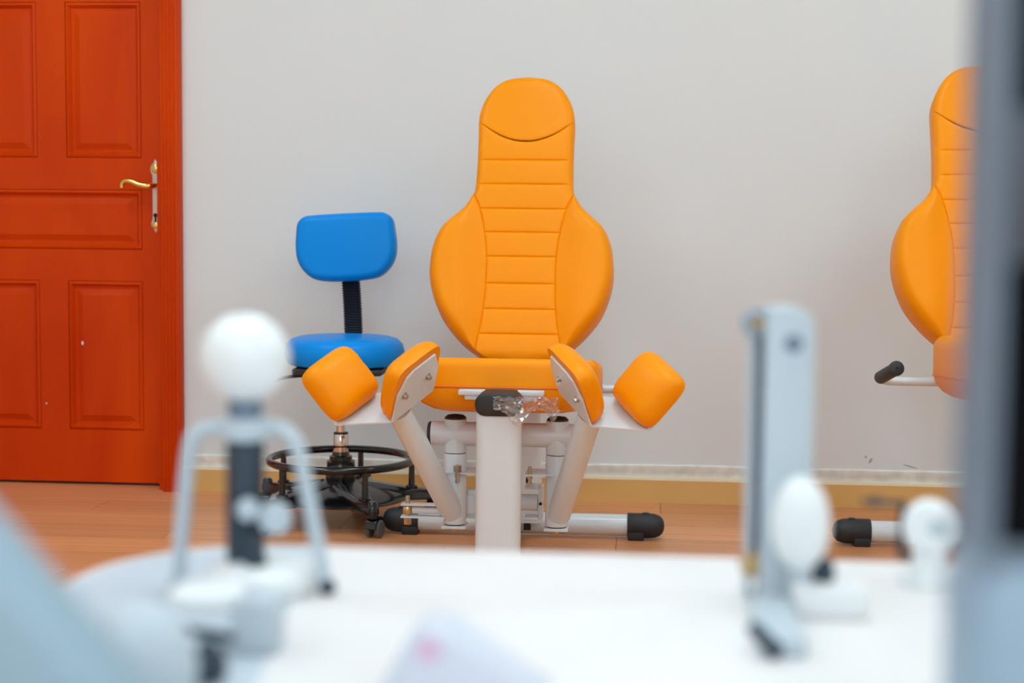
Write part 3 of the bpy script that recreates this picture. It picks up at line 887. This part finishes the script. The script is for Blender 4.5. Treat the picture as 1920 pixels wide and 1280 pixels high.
# G: low clamp in front of it
G = thing('clamp_stand', 'small white clamp stand with dark knob at the bottom left of the table', 'clamp', (-.262, .955, TZ))
bm = N(); box(bm, (.022, .012, .018), (.030, .030, .036), .004); obj('block', bm, GREYW, G)
bm = N(); lathe(bm, [(.020, 0), (.024, .003), (.024, .010), (.020, .013)], (-.010, .01, .028), (0, 0, 1), 28); obj('disc', bm, WHITEP, G)
bm = N(); box(bm, (-.010, -.002, .014), (.042, .006, .006), .002, rot=Matrix.Rotation(math.radians(8), 3, 'Y')); obj('bar', bm, SLATE, G)
bm = N(); lathe(bm, [(.004, 0), (.011, .004), (.012, .012), (.007, .022), (.003, .026)], (.010, -.062, 0), (0, 0, 1), 20); obj('knob', bm, SLATE, G)
bm = N(); box(bm, (-.004, -.028, .004), (.012, .05, .008), .002); obj('foot', bm, GREYW, G)

# B: upright cord trainer
Bt = thing('cord_trainer', 'tall pale upright with dark cord and pulley standing right on the table', 'hand trainer', (.101, 1.15, TZ))
topo = [(-.0125, 0.0), (.0225, 0.0), (.0225, .200)] + [(.0225 - .0175 * (1 - math.cos(a)), .200 + .0135 * math.sin(a)) for a in [PI / 2 * k / 6 for k in range(1, 7)]] + [(-.0125, .2135)]
bm = N(); prism(bm, topo, -.020, .020, basis((0, 0, 0), (1, 0, 0), (0, 0, 1), (0, -1, 0)), .002); obj('upright', bm, GREYW, Bt)
bm = N(); box(bm, (-.0205, .004, .100), (.0045, .026, .200), .001); obj('rail', bm, GREYW, Bt)
bm = N(); box(bm, (-.0155, .004, .118), (.0062, .022, .160), .001); obj('cord_slot', bm, mat('slot_dark', (70, 66, 82), .6), Bt)
bm = N(); cyl(bm, (-.0160, -.010, .035), (-.0160, -.010, .195), .0022, seg=10); obj('cord', bm, mat('cord_grey', (92, 90, 104), .7), Bt)
bm = N(); lathe(bm, [(.009, 0), (.010, .002), (.008, .004), (.010, .006), (.009, .008)], (-.020, -.008, .202), (.25, -1, 0), 24); pu = obj('pulley', bm, BLUEGREY, Bt)
bm = N(); lathe(bm, [(.005, 0), (.005, .003)], (-.019, -.016, .202), (.25, -1, 0), 16); obj('axle', bm, BRASS, pu)
bm = N(); lathe(bm, [(.007, 0), (.009, .002), (.009, .007), (.007, .009)], (-.019, -.010, .026), (.25, -1, 0), 20); obj('lower_pulley', bm, BRASS, Bt)
bm = N(); lathe(bm, [(.0065, 0), (.0065, .001)], (.0075, -.020, .188), (0, -1, 0), 20); obj('bolt', bm, MIDGREY, Bt)
bm = N(); ball(bm, (.013, -.044, .063), .0205, .020, .034, 32, 20); obj('egg_grip', bm, WHITEP, Bt)
bm = N(); lathe(bm, [(.006, 0), (.006, .035)], (.013, -.044, .0), (0, 0, 1), 14); obj('grip_stem', bm, GREYW, Bt)
bm = N(); box(bm, (.034, -.040, .011), (.052, .05, .022), .004); obj('base_block', bm, WHITEP, Bt)
bm = N(); lathe(bm, [(.0075, 0), (.0082, .004), (.0080, .012), (.005, .017), (0, .018)], (.030, -.040, .021), (0, 0, 1), 20); obj('black_knob', bm, SLATE, Bt)
bm = N(); cyl(bm, (-.026, -.150, .016), (-.013, -.170, .006), .0048, .0058, 14); obj('lever', bm, SLATE, Bt)
bm = N(); box(bm, (-.008, -.105, .006), (.030, .12, .012), .003); obj('foot_bar', bm, GREYW, Bt)

# C: small wheel knob
Cc = thing('wheel_trainer', 'round white knob with dark crank near the table edge, right side', 'hand trainer', (.221, 1.20, TZ))
bm = N(); lathe(bm, [(.016, 0), (.020, .004), (.0205, .014), (.017, .020)], (0, .004, .046), (-.15, -1, .05), 30); wk = obj('knob', bm, WHITEP, Cc)
bm = N(); lathe(bm, [(.0065, 0), (.0065, .003)], (.002, -.016, .047), (-.15, -1, .05), 18); obj('hub', bm, GREYW, wk)
bm = N(); cyl(bm, (0, .006, 0), (0, .006, .04), .012, seg=18); obj('stem', bm, WHITEP, Cc)
bm = N(); cyl(bm, (-.018, .012, .060), (-.050, .012, .061), .0022, seg=10); cyl(bm, (-.019, .012, .018), (-.019, .012, .062), .0028, seg=10); cyl(bm, (-.018, .012, .019), (0, .010, .019), .003, seg=10); obj('crank', bm, SLATE, Cc)
bm = N(); ball(bm, (-.040, .012, .061), .0052, .004, .004, 14, 8); obj('crank_grip', bm, SLATE, Cc)
bm = N(); lathe(bm, [(.02, 0), (.022, .002), (.02, .008)], (0, .006, 0), (0, 0, 1), 24); obj('base', bm, WHITEP, Cc)

# D: pale wedge with a pink sticker
Dd = thing('wedge_block', 'pale grey wedge with a pink sticker at the bottom middle of the table', 'wedge', (-.110, .895, TZ))
bm = N(); prism(bm, [(-.040, 0), (-.020, .036), (-.010, .044), (0.006, .041), (.062, 0)], -.018, .028, basis((0, 0, 0), (1, 0, 0), (0, 0, 1), (0, -1, 0)), .004); obj('body', bm, mat('pale_wedge', (212, 215, 226), .5), Dd)
bm = N(); lathe(bm, [(.0075, 0), (.0075, .0008)], (-.007, -.0276, .032), (0, -1, 0), 20); obj('sticker', bm, PINK, Dd)

# E: grey column standing close on the right
E_ = thing('column_trainer', 'tall blurred grey column with black slot at the right edge', 'column', (.1745, .60, TZ))
bm = N(); prism(bm, [(-.048, -.02), (.048, -.02), (.048, .04), (-.048, .04)], 0, .56, None, .003, 2); obj('column', bm, MIDGREY, E_)
bm = N(); box(bm, (.002, -.0205, .4375), (.091, .004, .24), .001); obj('slot', bm, mat('matt_black', (8, 9, 12), .9, spec=.1), E_)
bm = N(); box(bm, (.002, -.0205, .212), (.091, .004, .103), .001); obj('slot', bm, mat('matt_black', (8, 9, 12), .9, spec=.1), E_)
bm = N(); box(bm, (.002, -.022, .2905), (.091, .006, .054), .002); obj('bridge', bm, mat('bridge_grey', (66, 70, 78), .5), E_)
bm = N(); box(bm, (0, .010, .0775), (.104, .070, .155), .014); obj('base', bm, BLUEGREY, E_)

# F: slanting arm at the lower left
Fa = thing('arm_trainer', 'blurred pale slanting arm with rounded grip at the bottom left corner', 'hand trainer', (-.24, .60, TZ))
bm = N(); dirv = Vector((1.0, 0, -1.104)).normalized(); perp = Vector((-dirv.z, 0, dirv.x)) * -1
perp = Vector((dirv.z, 0, -dirv.x))
if perp.z > 0: perp = -perp
mid = Vector((-.236 + .24, 0, .793 - TZ))
def slab(off, half_t, dep, y, half_l):
    c = mid + perp * off
    R = Matrix((dirv, Vector((0, 1, 0)), dirv.cross(Vector((0, 1, 0))))).transposed()
    bm = N(); box(bm, c + Vector((0, y, 0)), (half_l * 2, dep, half_t * 2), .003, rot=R); return bm
obj('arm', slab(.022, .022, .05, -.025, .110), mat('pale_blue_plastic', (150, 174, 188), .45), Fa)
obj('arm_rail', slab(.058, .016, .045, -.023, .095), BLUEGREY, Fa)
bm = N(); box(bm, (.07, -.025, .006), (.10, .09, .012), .004); obj('base', bm, GREYW, Fa)
bm = N(); ball(bm, (-.022, .20, .036), .030, .028, .036, 28, 18); obj('round_grip', bm, GREYW, Fa)
bm = N(); cyl(bm, (-.022, .20, 0), (-.022, .20, .02), .012, seg=16); box(bm, (.03, .10, .005), (.03, .22, .010), .003); obj('grip_foot', bm, GREYW, Fa)
